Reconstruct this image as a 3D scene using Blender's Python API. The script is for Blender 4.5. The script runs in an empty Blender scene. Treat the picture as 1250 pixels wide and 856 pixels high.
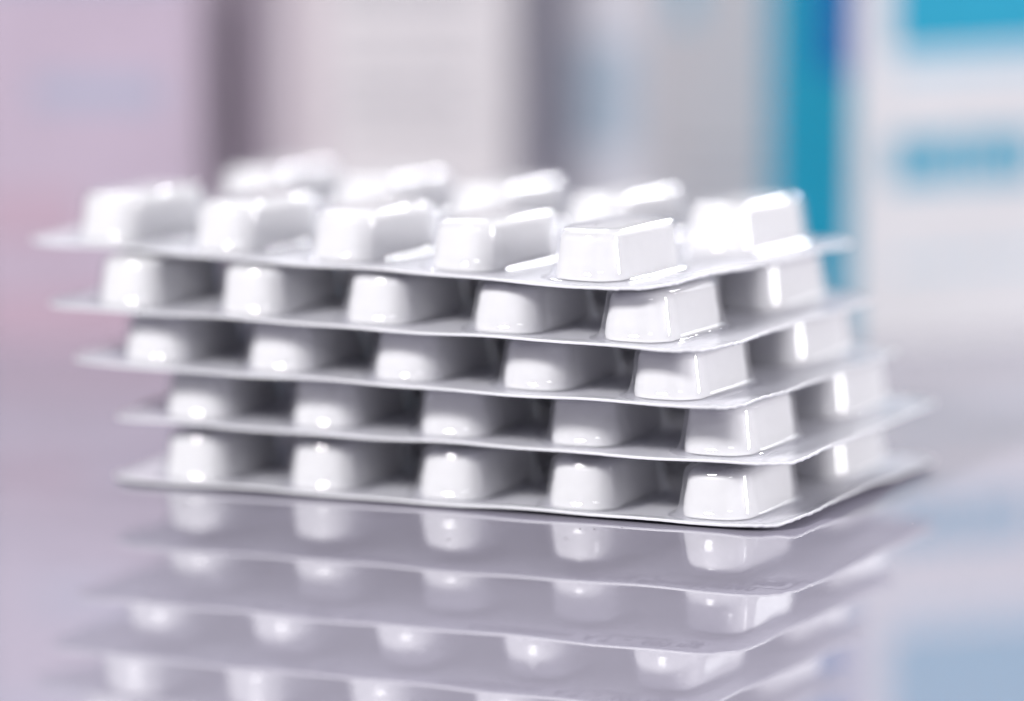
import bpy, math, random
from mathutils import Vector, Matrix

U = 0.0012                      # one drawing unit in metres
D_CAM, H_CAM, PITCH = 550.0, 97.90, math.radians(8.432)
scene = bpy.context.scene
COL = scene.collection
rnd = random.Random(7)

# ------------------------------------------------------------------ camera
cam_data = bpy.data.cameras.new('camera')
cam_data.sensor_width = 36.0
cam_data.sensor_fit = 'HORIZONTAL'
cam_data.lens = 220.7
cam_data.clip_start = 0.02
cam_data.clip_end = 20.0
cam = bpy.data.objects.new('camera', cam_data)
COL.objects.link(cam)
cam.location = (0, -D_CAM * U, H_CAM * U)
cam.rotation_euler = (math.pi / 2 - PITCH, 0, 0)
cam_data.dof.use_dof = True
cam_data.dof.focus_distance = 562.0 * U
cam_data.dof.aperture_fstop = 5.5
scene.camera = cam

# ------------------------------------------------------------------ world and lamps
world = bpy.data.worlds.new('World')
scene.world = world
world.use_nodes = True
bg = world.node_tree.nodes['Background']
bg.inputs[0].default_value = (0.80, 0.79, 0.90, 1)
bg.inputs[1].default_value = 0.18

TARGET = Vector((0, 0.02, 0.015))
def lamp(name, az, el, dist, sx, sy, power, col):
    ld = bpy.data.lights.new(name, 'AREA')
    ld.shape = 'RECTANGLE'; ld.size = sx; ld.size_y = sy
    ld.energy = power; ld.color = col
    o = bpy.data.objects.new(name, ld); COL.objects.link(o)
    a, e = math.radians(az), math.radians(el)
    d = Vector((math.sin(a) * math.cos(e), -math.cos(a) * math.cos(e), math.sin(e)))
    o.location = TARGET + d * dist
    o.rotation_euler = (-d).to_track_quat('-Z', 'Y').to_euler()
    return o
lamp('key_softbox', -45, 34, 0.85, 0.12, 0.12, 6.2, (1.0, 0.985, 0.98))
lamp('side_strip', 74, 12, 0.55, 0.06, 0.22, 1.8, (1.0, 0.98, 0.99))
lamp('front_fill', 6, 24, 0.95, 0.34, 0.09, 0.55, (0.98, 0.97, 1.0))
lamp('rim_softbox', 148, 30, 0.55, 0.08, 0.06, 0.85, (0.97, 0.98, 1.0))
lamp('low_rim_lamp', 135, 15, 0.55, 0.12, 0.07, 0.07, (0.96, 0.98, 1.0))
lamp('back_softbox', 186, 34, 0.60, 0.20, 0.06, 0.70, (0.98, 0.98, 1.0))

scene.view_settings.view_transform = 'Standard'
scene.view_settings.look = 'None'
scene.view_settings.exposure = 0.34
scene.view_settings.gamma = 1.0
scene.view_settings.use_curve_mapping = False
scene.render.engine = 'CYCLES'
cy = scene.cycles
cy.max_bounces = 8
cy.diffuse_bounces = 4
cy.glossy_bounces = 5
cy.use_adaptive_sampling = True
cy.adaptive_threshold = 0.02
cy.transparent_max_bounces = 24
cy.use_denoising = True
cy.sample_clamp_indirect = 6.0

# ------------------------------------------------------------------ helpers
def mat(name, base, rough=0.5, metallic=0.0, ior=1.5, coat=0.0):
    m = bpy.data.materials.new(name); m.use_nodes = True
    b = m.node_tree.nodes['Principled BSDF']
    b.inputs['Base Color'].default_value = (*base, 1)
    b.inputs['Roughness'].default_value = rough
    b.inputs['Metallic'].default_value = metallic
    b.inputs['IOR'].default_value = ior
    b.inputs['Coat Weight'].default_value = coat
    b.inputs['Coat Roughness'].default_value = 0.05
    return m

def noise_colour(m, c0, c1, scale, detail=3.0, stretch=(1, 1, 1), bump=0.0, bump_dist=0.0002, lo=0.35, hi=0.65):
    """procedural mottling between two close colours, with an optional fine relief"""
    nt = m.node_tree; b = nt.nodes['Principled BSDF']
    tc = nt.nodes.new('ShaderNodeTexCoord'); mp = nt.nodes.new('ShaderNodeMapping')
    mp.inputs['Scale'].default_value = stretch
    nz = nt.nodes.new('ShaderNodeTexNoise'); nz.inputs['Scale'].default_value = scale; nz.inputs['Detail'].default_value = detail
    cr = nt.nodes.new('ShaderNodeValToRGB')
    cr.color_ramp.elements[0].position = lo; cr.color_ramp.elements[1].position = hi
    cr.color_ramp.elements[0].color = (*c0, 1); cr.color_ramp.elements[1].color = (*c1, 1)
    nt.links.new(tc.outputs['Object'], mp.inputs['Vector']); nt.links.new(mp.outputs[0], nz.inputs['Vector'])
    nt.links.new(nz.outputs['Fac'], cr.inputs[0]); nt.links.new(cr.outputs[0], b.inputs['Base Color'])
    if bump:
        bp = nt.nodes.new('ShaderNodeBump'); bp.inputs['Strength'].default_value = bump; bp.inputs['Distance'].default_value = bump_dist
        nt.links.new(nz.outputs['Fac'], bp.inputs['Height']); nt.links.new(bp.outputs[0], b.inputs['Normal'])
    return m

def clear_film(name, rough=0.03, tint=(0.97, 0.97, 0.985), gain=1.0):
    """thin clear plastic: straight-through light plus a two-sided Fresnel reflection"""
    m = bpy.data.materials.new(name); m.use_nodes = True
    nt = m.node_tree; nt.nodes.clear()
    out = nt.nodes.new('ShaderNodeOutputMaterial'); mix = nt.nodes.new('ShaderNodeMixShader')
    tr = nt.nodes.new('ShaderNodeBsdfTransparent'); tr.inputs[0].default_value = (*tint, 1)
    gl = nt.nodes.new('ShaderNodeBsdfGlossy'); gl.inputs['Roughness'].default_value = rough
    gl.inputs['Color'].default_value = (1, 1, 1, 1)
    lw = nt.nodes.new('ShaderNodeLayerWeight'); lw.inputs['Blend'].default_value = 0.5
    pw = nt.nodes.new('ShaderNodeMath'); pw.operation = 'POWER'; pw.inputs[1].default_value = 5.0
    ma = nt.nodes.new('ShaderNodeMath'); ma.operation = 'MULTIPLY_ADD'
    ma.inputs[1].default_value = 0.90 * gain; ma.inputs[2].default_value = 0.06 * gain
    nt.links.new(lw.outputs['Facing'], pw.inputs[0]); nt.links.new(pw.outputs[0], ma.inputs[0])
    # where the film is seen edge-on the longer path through it scatters light
    tl = nt.nodes.new('ShaderNodeBsdfTranslucent'); tl.inputs[0].default_value = (0.95, 0.95, 0.97, 1)
    hz = nt.nodes.new('ShaderNodeMath'); hz.operation = 'MULTIPLY_ADD'; hz.inputs[1].default_value = 0.55; hz.inputs[2].default_value = 0.015
    m2 = nt.nodes.new('ShaderNodeMixShader')
    nt.links.new(pw.outputs[0], hz.inputs[0]); nt.links.new(hz.outputs[0], m2.inputs[0])
    nt.links.new(tr.outputs[0], m2.inputs[1]); nt.links.new(tl.outputs[0], m2.inputs[2])
    nt.links.new(ma.outputs[0], mix.inputs[0]); nt.links.new(m2.outputs[0], mix.inputs[1]); nt.links.new(gl.outputs[0], mix.inputs[2])
    nt.links.new(mix.outputs[0], out.inputs[0])
    # faint drawing marks from the forming of the film
    tc = nt.nodes.new('ShaderNodeTexCoord'); nz = nt.nodes.new('ShaderNodeTexNoise'); nz.inputs['Scale'].default_value = 260.0
    nz.inputs['Detail'].default_value = 2.0
    bp = nt.nodes.new('ShaderNodeBump'); bp.inputs['Strength'].default_value = 0.16; bp.inputs['Distance'].default_value = 0.0003
    oi = nt.nodes.new('ShaderNodeObjectInfo'); va = nt.nodes.new('ShaderNodeVectorMath'); va.operation = 'ADD'
    nt.links.new(tc.outputs['Object'], va.inputs[0]); nt.links.new(oi.outputs['Random'], va.inputs[1]); nt.links.new(va.outputs[0], nz.inputs['Vector']); nt.links.new(nz.outputs['Fac'], bp.inputs['Height'])
    nt.links.new(bp.outputs[0], gl.inputs['Normal'])
    return m

def mesh(name, verts, faces, mats, smooth=True, midx=None):
    me = bpy.data.meshes.new(name)
    me.from_pydata([(x * U, y * U, z * U) for x, y, z in verts], [], faces)
    for m in mats: me.materials.append(m)
    for i, p in enumerate(me.polygons):
        p.use_smooth = smooth
        if midx: p.material_index = midx[i]
    me.update()
    return me

def obj(name, me, parent=None, loc=None):
    o = bpy.data.objects.new(name, me); COL.objects.link(o)
    if parent: o.parent = parent
    if loc: o.location = [c * U for c in loc]
    return o

def tag(o, label=None, cat=None, group=None, kind=None):
    if label: o['label'] = label
    if cat: o['category'] = cat
    if group: o['group'] = group
    if kind: o['kind'] = kind
    return o

def rounded(a, b, r, n, bulge=0.0):
    """n points round a rectangle of half sizes a, b with corner radius r; the short ends bow out by bulge"""
    r = max(min(r, a - 1e-3, b - 1e-3), 1e-3)
    segs = [2 * (b - r), math.pi / 2 * r, 2 * (a - r), math.pi / 2 * r] * 2
    tot = sum(segs); pts = []
    cen = [(a - r, b - r), (-(a - r), b - r), (-(a - r), -(b - r)), (a - r, -(b - r))]
    for i in range(n):
        s = tot * i / n; k = 0
        while s > segs[k] and k < 7: s -= segs[k]; k += 1
        q = k // 2
        if k % 2 == 0:
            if q == 0: p = (a, -(b - r) + s)
            elif q == 1: p = ((a - r) - s, b)
            elif q == 2: p = (-a, (b - r) - s)
            else: p = (-(a - r) + s, -b)
        else:
            an = q * math.pi / 2 + s / r
            p = (cen[q][0] + r * math.cos(an), cen[q][1] + r * math.sin(an))
        x, y = p
        if bulge: y += math.copysign(bulge * (1 - (x / a) ** 2) * (abs(y) / b) ** 4, y)
        pts.append((x, y))
    return pts

def ring_faces(k0, k1, n, flip=False):
    f = []
    for i in range(n):
        j = (i + 1) % n
        q = (k0 * n + i, k0 * n + j, k1 * n + j, k1 * n + i)
        f.append(q[::-1] if flip else q)
    return f

# ------------------------------------------------------------------ materials
M_film = clear_film('clear_blister_film', 0.03)
M_flat = clear_film('clear_flange_film', 0.06, gain=0.42)
M_edge = mat('cut_film_edge', (0.78, 0.78, 0.81), 0.35)
M_foil = mat('aluminium_foil', (0.72, 0.72, 0.75), 0.40, metallic=0.12)
noise_colour(M_foil, (0.80, 0.80, 0.83), (0.86, 0.86, 0.89), 500, bump=0.10, bump_dist=0.0003)
nt = M_foil.node_tree; b = nt.nodes['Principled BSDF']
tc = nt.nodes.new('ShaderNodeTexCoord'); hs = []
for rz in (math.pi / 4, -math.pi / 4):
    mp = nt.nodes.new('ShaderNodeMapping'); mp.inputs['Rotation'].default_value = (0, 0, rz)
    wv = nt.nodes.new('ShaderNodeTexWave'); wv.inputs['Scale'].default_value = 420.0; wv.inputs['Distortion'].default_value = 0.6
    nt.links.new(tc.outputs['Object'], mp.inputs[0]); nt.links.new(mp.outputs[0], wv.inputs[0]); hs.append(wv)
mu = nt.nodes.new('ShaderNodeMath'); mu.operation = 'MULTIPLY'
nt.links.new(hs[0].outputs['Fac'], mu.inputs[0]); nt.links.new(hs[1].outputs['Fac'], mu.inputs[1])
bp = nt.nodes.new('ShaderNodeBump'); bp.inputs['Strength'].default_value = 0.35; bp.inputs['Distance'].default_value = 0.00006
nt.links.new(mu.outputs[0], bp.inputs['Height'])
old = b.inputs['Normal'].links[0].from_socket; nt.links.new(old, bp.inputs['Normal']); nt.links.new(bp.outputs[0], b.inputs['Normal'])
M_back = mat('lacquered_foil_back', (0.55, 0.55, 0.60), 0.42, metallic=0.2)
noise_colour(M_back, (0.55, 0.55, 0.60), (0.59, 0.59, 0.64), 300, bump=0.03, bump_dist=0.0002)
M_tab = mat('white_film_coated_tablet', (0.86, 0.855, 0.85), 0.42, ior=1.45)
noise_colour(M_tab, (0.80, 0.797, 0.795), (0.825, 0.822, 0.82), 700, bump=0.06, bump_dist=0.0001)
M_ink = mat('violet_grey_ink', (0.03, 0.026, 0.07), 0.9, ior=1.05)

M_table = mat('glossy_table_top', (0.30, 0.285, 0.345), 0.035, ior=1.66)
nt = M_table.node_tree; b = nt.nodes['Principled BSDF']
tc = nt.nodes.new('ShaderNodeTexCoord')
nz = nt.nodes.new('ShaderNodeTexNoise'); nz.inputs['Scale'].default_value = 9.0; nz.inputs['Detail'].default_value = 3.0
cr = nt.nodes.new('ShaderNodeValToRGB')
cr.color_ramp.elements[0].color = (0.385, 0.366, 0.445, 1); cr.color_ramp.elements[1].color = (0.42, 0.40, 0.48, 1)
nt.links.new(tc.outputs['Object'], nz.inputs['Vector']); nt.links.new(nz.outputs['Fac'], cr.inputs[0]); nt.links.new(cr.outputs[0], b.inputs['Base Color'])
nr = nt.nodes.new('ShaderNodeTexNoise'); nr.inputs['Scale'].default_value = 60.0; nr.inputs['Detail'].default_value = 5.0
mr = nt.nodes.new('ShaderNodeMapRange'); mr.inputs[3].default_value = 0.002; mr.inputs[4].default_value = 0.012
nt.links.new(tc.outputs['Object'], nr.inputs['Vector']); nt.links.new(nr.outputs['Fac'], mr.inputs[0]); nt.links.new(mr.outputs[0], b.inputs['Roughness'])

# ------------------------------------------------------------------ table
def slab(x0, x1, y0, y1, z0, z1):
    v = [(x0, y0, z0), (x1, y0, z0), (x1, y1, z0), (x0, y1, z0), (x0, y0, z1), (x1, y0, z1), (x1, y1, z1), (x0, y1, z1)]
    f = [(0, 3, 2, 1), (4, 5, 6, 7), (0, 1, 5, 4), (1, 2, 6, 5), (2, 3, 7, 6), (3, 0, 4, 7)]
    return v, f
v, f = slab(-420, 420, -330, 420, -18, 0)
table = obj('table_top', mesh('table_top', v, f, [M_table], smooth=False))
tag(table, 'glossy pale lavender table top mirroring the stack of blister packs', 'table', kind='structure')

# ------------------------------------------------------------------ blister packs
L, W = 68.1, 42.5               # sheet size; local x runs -L..0, local y 0..W, origin at the front right corner
CX, CY = -L / 2, W / 2
PA, PB, PH = 3.74, 6.9, 5.0   # pocket half width, half length, height
PITCH_X, PITCH_Y = 13.0, 23.9
PX0, PY0 = -8.0, 9.65          # centre of the front right pocket
FOIL_T, FILM_T = 0.09, 0.27     # heights of foil top and film top over the foil's underside

def wave(k, x, y):
    """gentle buckling of the sheet's rim, none under the pockets"""
    d = min(-x, x + L, y, W - y)
    e = max(0.0, 1 - d / 3.2) ** 1.5
    s = 1.7 * k
    w = 0.13 * math.sin(x * 0.21 + s) + 0.09 * math.sin(x * 0.47 + 2.1 * s + 1) + 0.14 * math.sin(y * 0.26 + 1.3 * s + 2) + 0.07 * math.sin(y * .61 + s)
    if k == 0:
        w += 0.20 + 1.0 * max(0.0, 1 + x / 9.0) * (0.45 + 0.55 * math.sin(min(1, max(0, y / 30)) * 3.1))
    return e * (0.55 * w + 0.05)

N_RIM = 720
def rim_rings(k, insets, zs, jag):
    r0 = random.Random(100 + k)
    jit = [r0.uniform(-1, 1) for _ in range(N_RIM)]
    V = []
    for ins, z, jg in zip(insets, zs, jag):
        pts = rounded(L / 2 - ins, W / 2 - ins, 4.2 - ins if ins < 4 else 0.3, N_RIM)
        for i, (x, y) in enumerate(pts):
            X, Y = x + CX, y + CY
            dz = wave(k, X, Y)
            if jg:
                side = max(0.0, (abs(x) - (L / 2 - 4.2)) / 4.2)
                t = jit[i] * (0.13 if side > .35 else 0.02)
                X += math.copysign(t, x); dz += 0.45 * t
            V.append((X, Y, z + dz))
    return V

def cap(V, F, z, flip):
    n = len(V); i = 3.38
    V += [(-L + i, i, z), (-i, i, z), (-i, W - i, z), (-L + i, W - i, z)]
    F.append((n + 3, n + 2, n + 1, n) if flip else (n, n + 1, n + 2, n + 3))

def foil_mesh(k):
    ins = [3.4, 2.6, 1.8, 1.1, .5, .12, 0, 0, .12, .5, 1.1, 1.8, 2.6, 3.4]
    zs = [FOIL_T] * 7 + [0] * 7
    V = rim_rings(k, ins, zs, [0] * 5 + [1] * 4 + [0] * 5)
    F, mi = [], []
    for r in range(13):
        fs = ring_faces(r, r + 1, N_RIM, flip=True); F += fs; mi += [0 if r < 6 else 1] * len(fs)
    cap(V, F, FOIL_T - .004, False); mi.append(0)
    cap(V, F, .004, True); mi.append(1)
    return mesh('backing_foil', V, F, [M_foil, M_back], True, mi)

def film_mesh(k):
    ins = [3.4, 2.6, 1.8, 1.1, .5, .14, 0.02, 0.0, 0.0]
    zs = [FILM_T] * 6 + [FILM_T - .03, FILM_T - .08, FOIL_T + .004]
    V = rim_rings(k, ins, zs, [0] * 5 + [1] * 4)
    F, mi = [], []
    for r in range(8):
        fs = ring_faces(r, r + 1, N_RIM, flip=True); F += fs; mi += [0 if r < 5 else 1] * len(fs)
    cap(V, F, FILM_T - .004, False); mi.append(0)
    return mesh('clear_film', V, F, [M_flat, M_edge], True, mi)

NP = 76
def shell(prof, a, b, r, bulge, m, name):
    V, F = [], []
    for ins, z in prof:
        for x, y in rounded(a - ins, b - ins, max(r - ins, .12), NP, bulge): V.append((x, y, z))
    for k in range(len(prof) - 1): F += ring_faces(k, k + 1, NP)
    # close the top along a spine, then arch the whole top lengthwise like the tablet under it
    n0 = (len(prof) - 1) * NP; n1 = len(V); zt = prof[-1][1]
    for i in range(NP): V.append((0, V[n0 + i][1], zt + .004))
    for i in range(NP):
        j = (i + 1) % NP; F.append((n0 + i, n0 + j, n1 + j, n1 + i))
    V = [(x, y, z - SAG * (y / b) ** 2 * max(0.0, (z - 1.2) / (H - 1.2))) for x, y, z in V]
    return V, F

H = PH
SAG = 0.06
prof_pocket = [(-1.0, FILM_T + .012), (-.68, FILM_T + .05), (-.40, FILM_T + .17), (-.19, FILM_T + .38), (-.05, FILM_T + .68),
               (.05, 1.3), (.15, 1.85), (.30, 2.72), (.45, H - .92), (.51, H - .66), (.63, H - .41), (.82, H - .21), (1.08, H - .09), (1.45, H - .03), (2.0, H + .0), (2.6, H + .02), (3.1, H + .03), (3.55, H + .035)]
g = .38
prof_tab = [(1.2, FILM_T + .02), (.45, FILM_T + .03), (g + .12, FILM_T + .12), (g + .04, FILM_T + .4),
            (g + .15, 1.8), (g + .30, 2.72), (g + .43, H - 1.15), (g + .51, H - .92), (g + .66, H - .68), (g + .90, H - .49), (g + 1.25, H - .36), (g + 1.65, H - .29), (g + 2.1, H - .25), (g + 2.6, H - .23), (g + 3.0, H - .225)]
def dent(V, seed):
    """small uneven forming of one pocket and the tablet pressed into it"""
    q = random.Random(seed)
    w = [(q.uniform(.25, .9), q.uniform(.25, .9), q.uniform(.2, .9), q.uniform(0, 6.3), q.uniform(.2, 1)) for _ in range(5)]
    tilt = q.uniform(-.012, .012); lean = q.uniform(-.012, .012); out = []
    for x, y, z in V:
        m = min(1.0, max(0.0, (z - .6) / 1.5))
        d = sum(a * math.sin(fx * x + fy * y + fz * z + ph) for fx, fy, fz, ph, a in w) * .022 * m
        out.append((x + d + lean * z * m, y + d * .7 + tilt * z * m, z - abs(d) * .5 * m))
    return out
N_VAR = 7
ME_pocket, ME_tab = [], []
for q in range(N_VAR):
    V, F = shell(prof_pocket, PA, PB, 2.1, .75, M_film, 'p')
    ME_pocket.append(mesh('blister_pocket', dent(V, q), F, [M_film]))
    V, F = shell(prof_tab, PA, PB, 2.1, .75, M_tab, 't')
    F.append(tuple(range(NP))[::-1])
    ME_tab.append(mesh('tablet', dent(V, q), F, [M_tab]))

def text_mesh(body, size):
    cu = bpy.data.curves.new('lettering', 'FONT'); cu.body = body; cu.size = size
    cu.resolution_u = 3; cu.offset = size * 0.022; cu.space_character = 1.06
    t = bpy.data.objects.new('lettering', cu); COL.objects.link(t)
    dg = bpy.context.evaluated_depsgraph_get()
    me = bpy.data.meshes.new_from_object(t.evaluated_get(dg))
    out = ([tuple(vv.co) for vv in me.vertices], [tuple(p.vertices) for p in me.polygons])
    bpy.data.objects.remove(t); bpy.data.curves.remove(cu); bpy.data.meshes.remove(me)
    return out
_texts = {}
def print_on_back(k, foil, items, name):
    """flat print on the foil's underside; letters stand with their tops towards the front edge, read from below.
    items: (text, cap size, x start, y of baseline) or ('poly', [...])"""
    V, F = [], []
    for it in items:
        if it[0] == 'poly':
            vs, fs, ox, oy = it[1], it[2], it[3], it[4]
        else:
            body, size, ox, oy = it
            if (body, size) not in _texts: _texts[(body, size)] = text_mesh(body, size)
            vs, fs = _texts[(body, size)]
        n = len(V)
        for p in vs:
            X, Y = ox + p[0], oy - p[1] * (1.0 if it[0] == 'poly' else 1.55)
            V.append((X, Y, wave(k, X, Y) - .02))
        F += [tuple(n + i for i in fc) for fc in fs]
    return obj(name, mesh(name, V, F, [M_ink], False), foil)

def strip(path, w):
    """flat line of width w through 2-D points"""
    V, F = [], []
    for (x0, y0), (x1, y1) in zip(path, path[1:]):
        d = math.hypot(x1 - x0, y1 - y0) or 1; nx, ny = -(y1 - y0) / d * w / 2, (x1 - x0) / d * w / 2
        n = len(V); V += [(x0 + nx, y0 + ny), (x1 + nx, y1 + ny), (x1 - nx, y1 - ny), (x0 - nx, y0 - ny)]; F.append((n, n + 1, n + 2, n + 3))
    return V, F
def emblem():
    V, F = [], []
    def add(vf):
        n = len(V); V.extend(vf[0]); F.extend(tuple(n + i for i in fc) for fc in vf[1])
    add(strip([(0, 0), (5.6, 0), (6.0, .5), (6.0, 3.6), (5.6, 4.0), (0.4, 4.0), (0, 3.6), (0, 0)], .2))
    def blob(cx, cy, rx, ry, a0, a1, w):
        add(strip([(cx + rx * math.cos(math.radians(a0 + (a1 - a0) * i / 14)), cy + ry * math.sin(math.radians(a0 + (a1 - a0) * i / 14))) for i in range(15)], w))
    blob(1.9, 2.4, .7, .9, -60, 230, .5); blob(1.5, 1.0, .9, .35, 20, 200, .35); add(strip([(2.0, 1.6), (2.9, .6)], .45))
    blob(4.0, 2.1, .9, .95, 150, 400, .55); add(strip([(3.3, 2.9), (4.6, 1.0), (5.1, .8)], .45)); blob(4.1, 2.2, .3, .3, 0, 330, .25)
    return V, F
EV, EF = emblem()

def make_pack(k, x, y, yaw, z, label, layout):
    root = bpy.data.objects.new('blister_pack', None); COL.objects.link(root)
    root.empty_display_size = .005
    root.location = (x * U, y * U, z * U); root.rotation_euler = (-math.radians(0.13 * k), 0, -math.radians(yaw))
    tag(root, label, 'blister pack', 'blister packs in the stack')
    foil = obj('backing_foil', foil_mesh(k), root)
    obj('clear_film', film_mesh(k), root)
    for j in range(2):
        for i in range(5):
            q = rnd.randrange(N_VAR)
            p = obj('blister_pocket', ME_pocket[q], root, (PX0 - i * PITCH_X, PY0 + j * PITCH_Y, 0))
            t = obj('tablet', ME_tab[q], p)
            t.location = (rnd.uniform(-.02, .02) * U, rnd.uniform(-.04, .04) * U, 0)
    if layout == 'brand':
        items = [('600 mg Filmtabletten', 2.0, -21.6, 2.9), ('H   Wirkstoff', .95, -19.0, 4.6), ('1 Filmtablette', .95, -14.5, 6.2),
                 ('600 mg Filmtabletten', 2.0, -56.0, 2.5), ('Ch.-B.', .9, -3.1, 6.9), ('verw. bis', .9, -3.6, 8.1)]
        print_on_back(k, foil, items, 'printed_lettering')
        print_on_back(k, foil, [('poly', EV, EF, -6.9, 6.9)], 'printed_emblem')
    else:
        items = [('Filmtabletten  A T  -  600 mg', 1.8, -26.5, 2.8), ('01', 1.2, -5.2, 4.2), ('Zum Einnehmen', .95, -14.0, 4.0),
                 ('Filmtabletten  A T  -  600 mg', 1.8, -60.0, 2.4)]
        print_on_back(k, foil, items, 'printed_lettering')
    return root

HL = 5.15
make_pack(0, 23.97, -0.95, 23.8, 0.10, 'lowest blister pack of the stack, lying on the glossy table', 'plain')
make_pack(1, 24.11, 0, 23.72, 0.62 + 1 * HL, 'second blister pack from the table, resting on the lowest one', 'brand')
make_pack(2, 19.33, -0.66, 25.44, 0.62 + 2 * HL, 'middle blister pack of the five, two packs above and two below', 'plain')
make_pack(3, 16.56, -0.29, 26.1, 0.62 + 3 * HL, 'fourth blister pack up, directly beneath the twisted top pack', 'plain')
make_pack(4, 11.45, 2.0, 31.07, 0.62 + 4 * HL, 'topmost blister pack with all ten pockets uncovered, twisted on the stack', 'plain')

# ------------------------------------------------------------------ cartons behind
def carton(name, u_edge, v_base, yaw, width, depth, height, m_front, m_side, label, prints=(), side_prints=(), anchor='left'):
    """standing folding carton; its near vertical edge stands where pixel column u_edge meets the table at row v_base"""
    ang = PITCH + math.atan((v_base - 428) / 7662.0)
    dist = H_CAM / math.tan(ang)
    y0 = dist - D_CAM
    dep = dist * math.cos(PITCH) + H_CAM * math.sin(PITCH)
    x0 = (u_edge - 625) / 7662.0 * dep
    root = bpy.data.objects.new(name, None); COL.objects.link(root); root.empty_display_size = .01
    root.location = (x0 * U, y0 * U, 0); root.rotation_euler = (0, 0, math.radians(yaw))
    sx = 0 if anchor == 'left' else -width
    t = .5
    # local frame: x along the front, y back
    def panel(nm, x0, x1, y0, y1, z0, z1, m):
        v, f = slab(x0, x1, y0, y1, z0, z1); return obj(nm, mesh(nm, v, f, [m], False), root)
    front = panel('front_panel', sx, sx + width, 0, t, .05, height, m_front)
    panel('back_panel', sx, sx + width, depth - t, depth, .05, height, m_front)
    left = panel('side_panel', sx, sx + t, t + .02, depth - t - .02, .05, height, m_side)
    right = panel('side_panel', sx + width - t, sx + width, t + .02, depth - t - .02, .05, height, m_side)
    panel('top_flap', sx + t + .02, sx + width - t - .02, t + .02, depth - t - .02, height - t, height - .05, m_front)
    for nm, a, b, z0, z1, m in prints:         # a, b measured from the front's left edge
        v, f = slab(sx + a, sx + b, -.06, -.01, z0, z1); obj(nm, mesh(nm, v, f, [m], False), front)
    for nm, a, b, z0, z1, m in side_prints:    # a, b measured from the front edge backwards, on the visible side
        if anchor == 'left': v, f = slab(sx - .06, sx - .01, a, b, z0, z1); par = left
        else: v, f = slab(sx + width + .01, sx + width + .06, a, b, z0, z1); par = right
        obj(nm, mesh(nm, v, f, [m], False), par)
    tag(root, label, 'carton', 'cartons standing behind the stack')
    return root

def card(name, c):
    m = mat(name, c, 0.55, ior=1.35)
    noise_colour(m, tuple(x * .96 for x in c), tuple(min(1, x * 1.03) for x in c), 60)
    return m
M_white = card('white_card', (0.585, 0.58, 0.60))
M_warm = card('warm_white_card', (0.585, 0.555, 0.57))
M_pink = card('lilac_pink_card', (0.445, 0.37, 0.455))
M_pinkside = card('pale_pink_card', (0.53, 0.46, 0.52))
M_cyan = card('cyan_print', (0.0, 0.27, 0.42))
M_deep = card('deep_blue_print', (0.0, 0.10, 0.36))
M_lightb = card('light_blue_print', (0.36, 0.52, 0.62))
M_greytxt = card('grey_print', (0.38, 0.37, 0.40))
M_bluegrey = card('blue_grey_print', (0.365, 0.37, 0.47))
M_rosepr = card('rose_print', (0.45, 0.335, 0.41))
M_rosy = card('pale_rose_print', (0.50, 0.44, 0.475))
M_dark = card('dusky_violet_card', (0.46, 0.40, 0.47))
M_slate = card('slate_grey_card', (0.60, 0.60, 0.645))
M_steel = card('steel_blue_print', (0.38, 0.46, 0.54))

def words(r, x0, x1, z0, z1, m, wmin, wmax, gap, nm='printed_word'):
    out = []; x = x0
    while x < x1 - wmin * .5:
        w = min(r.uniform(wmin, wmax), x1 - x); out.append((nm, x, x + w, z0, z1, m)); x += w + gap
    return out
r = random.Random(3)
pr = [('header_band', 4.5, 46, 31.4, 47, M_cyan), ('header_underline', 4.8, 46, 28.8, 30.4, M_lightb)]
for x0, ws in ((4.4, (1.5, .5, 1.4, 1.4, 1.3, .5)), (13.0, (1.2, .5, 1.3, 1.4, .5, 1.3, 1.2)), (24, (1.5, 1.4, 1.3, .5, 1.4)), (35, (1.4, 1.3, 1.4, .6, 1.4))):
    x = x0
    for w in ws: pr.append(('printed_letter', x, x + w, 17.0 + (0 if w > .6 else -.2), 22.2 + (.8 if w < .7 else 0), M_cyan)); x += w + .28
pr += words(r, 4.6, 40, 8.0, 8.9, M_lightb, 2, 6, .8)
carton('medicine_carton', 1042, 424, 25, 50, 24, 50, M_white, M_cyan,
       'white carton with a cyan header band and cyan side at the right', pr,
       [('dark_panel', .3, 8.5, 29, 49, M_deep), ('pale_panel', 11, 19, 40, 48, M_lightb)])
pr = [('pale_blue_spot', 2.4, 5.5, 33, 41, M_lightb)] + [w for z in (12, 15, 18) for w in words(r, 3, 14, z, z + .8, M_greytxt, 2, 4, .7)]
carton('medicine_carton', 792, 398, 8, 22, 20, 50, M_warm, M_slate,
       'plain off-white carton between the grey carton and the cyan-sided one', pr)
pr = []
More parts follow.
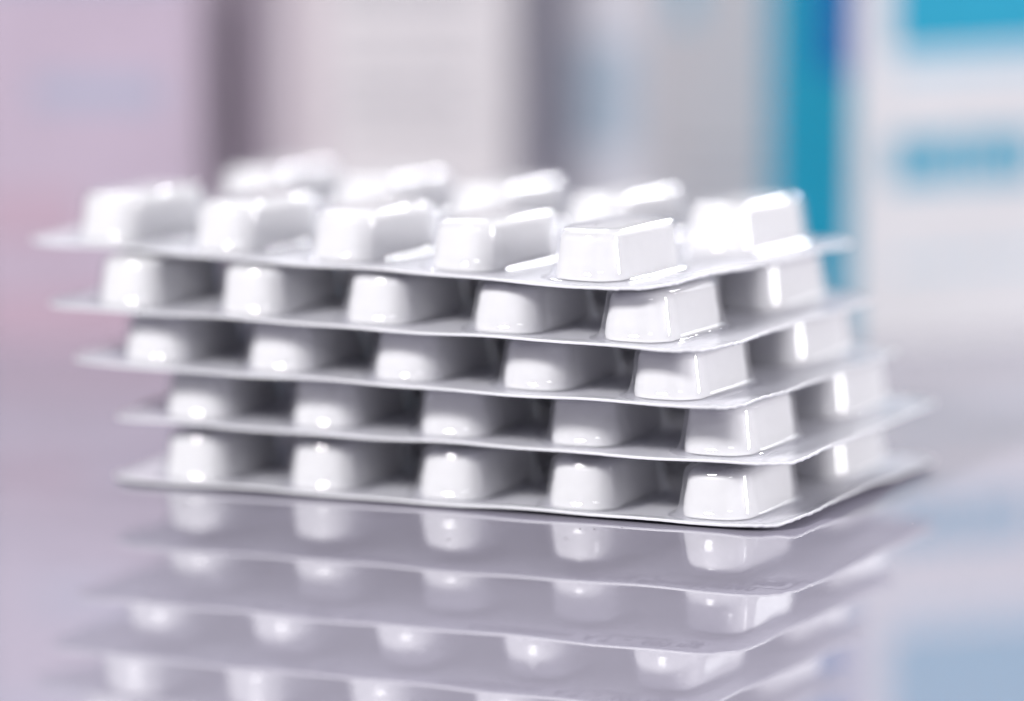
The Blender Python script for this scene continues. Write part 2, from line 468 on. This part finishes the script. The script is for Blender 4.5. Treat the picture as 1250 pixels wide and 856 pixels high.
for z in (44, 41, 37.2, 36, 32.5, 28, 25, 22): pr += words(r, 3.0, 17.5, z, z + 1.0, M_greytxt, 2.5, 6, .7)
carton('medicine_carton', 308, 404, 9, 28.5, 20, 50, M_warm, M_pinkside,
       'off-white carton with rows of small grey print, left of centre',
       [(n, a + 7, c + 7, z0, z1, m) for n, a, c, z0, z1, m in pr] + [('pale_pink_strip', .2, 3.8, .5, 49.5, M_pinkside), ('rose_strip', 5.2, 8.2, .5, 49.5, M_rosy)])
pr = [('blue_grey_band', 0.8, 22, 38.5, 44, M_bluegrey), ('blue_grey_band', 6, 20, 25.5, 29, M_bluegrey), ('rose_band', .5, 22.4, 0.6, 6, M_rosepr), ('rose_band', .5, 11, 11, 17, M_rosepr)]
carton('medicine_carton', 240, 424, -4, 23.5, 20, 50, M_pink, M_pinkside,
       'lilac pink carton with blue-grey bands at the far left', pr, anchor='right')
carton('medicine_carton', 225, 352, 0, 14, 16, 56, M_dark, M_dark,
       'dusky violet carton set back in the gap beside the lilac one', [('slate_patch', 2, 8, 40, 50, M_steel)])
carton('medicine_carton', 628, 380, 0, 18, 16, 56, M_slate, M_slate,
       'slate grey carton set back between the two off-white cartons', [('steel_patch', 6, 16, 18, 30, M_steel)])

# ------------------------------------------------------------------ dust on the table
V, F = [], []
dr = random.Random(21)
for _ in range(46):
    x, y = dr.uniform(-48, 62), dr.uniform(-45, 40); n = len(V); rr = dr.uniform(.05, .13); st = dr.uniform(1, 3.2); an = dr.uniform(0, 3.1)
    for i in range(6):
        a = i * math.pi / 3; px, py = rr * st * math.cos(a), rr * math.sin(a)
        V.append((x + px * math.cos(an) - py * math.sin(an), y + px * math.sin(an) + py * math.cos(an), .004))
    V.append((x, y, .004 + rr * .8)); F += [(n + i, n + (i + 1) % 6, n + 6) for i in range(6)]
M_dust = card('dust_lint', (0.30, 0.28, 0.32))
tag(obj('dust', mesh('dust', V, F, [M_dust])), 'tiny specks of dust and lint scattered on the glossy table', 'dust', kind='stuff')
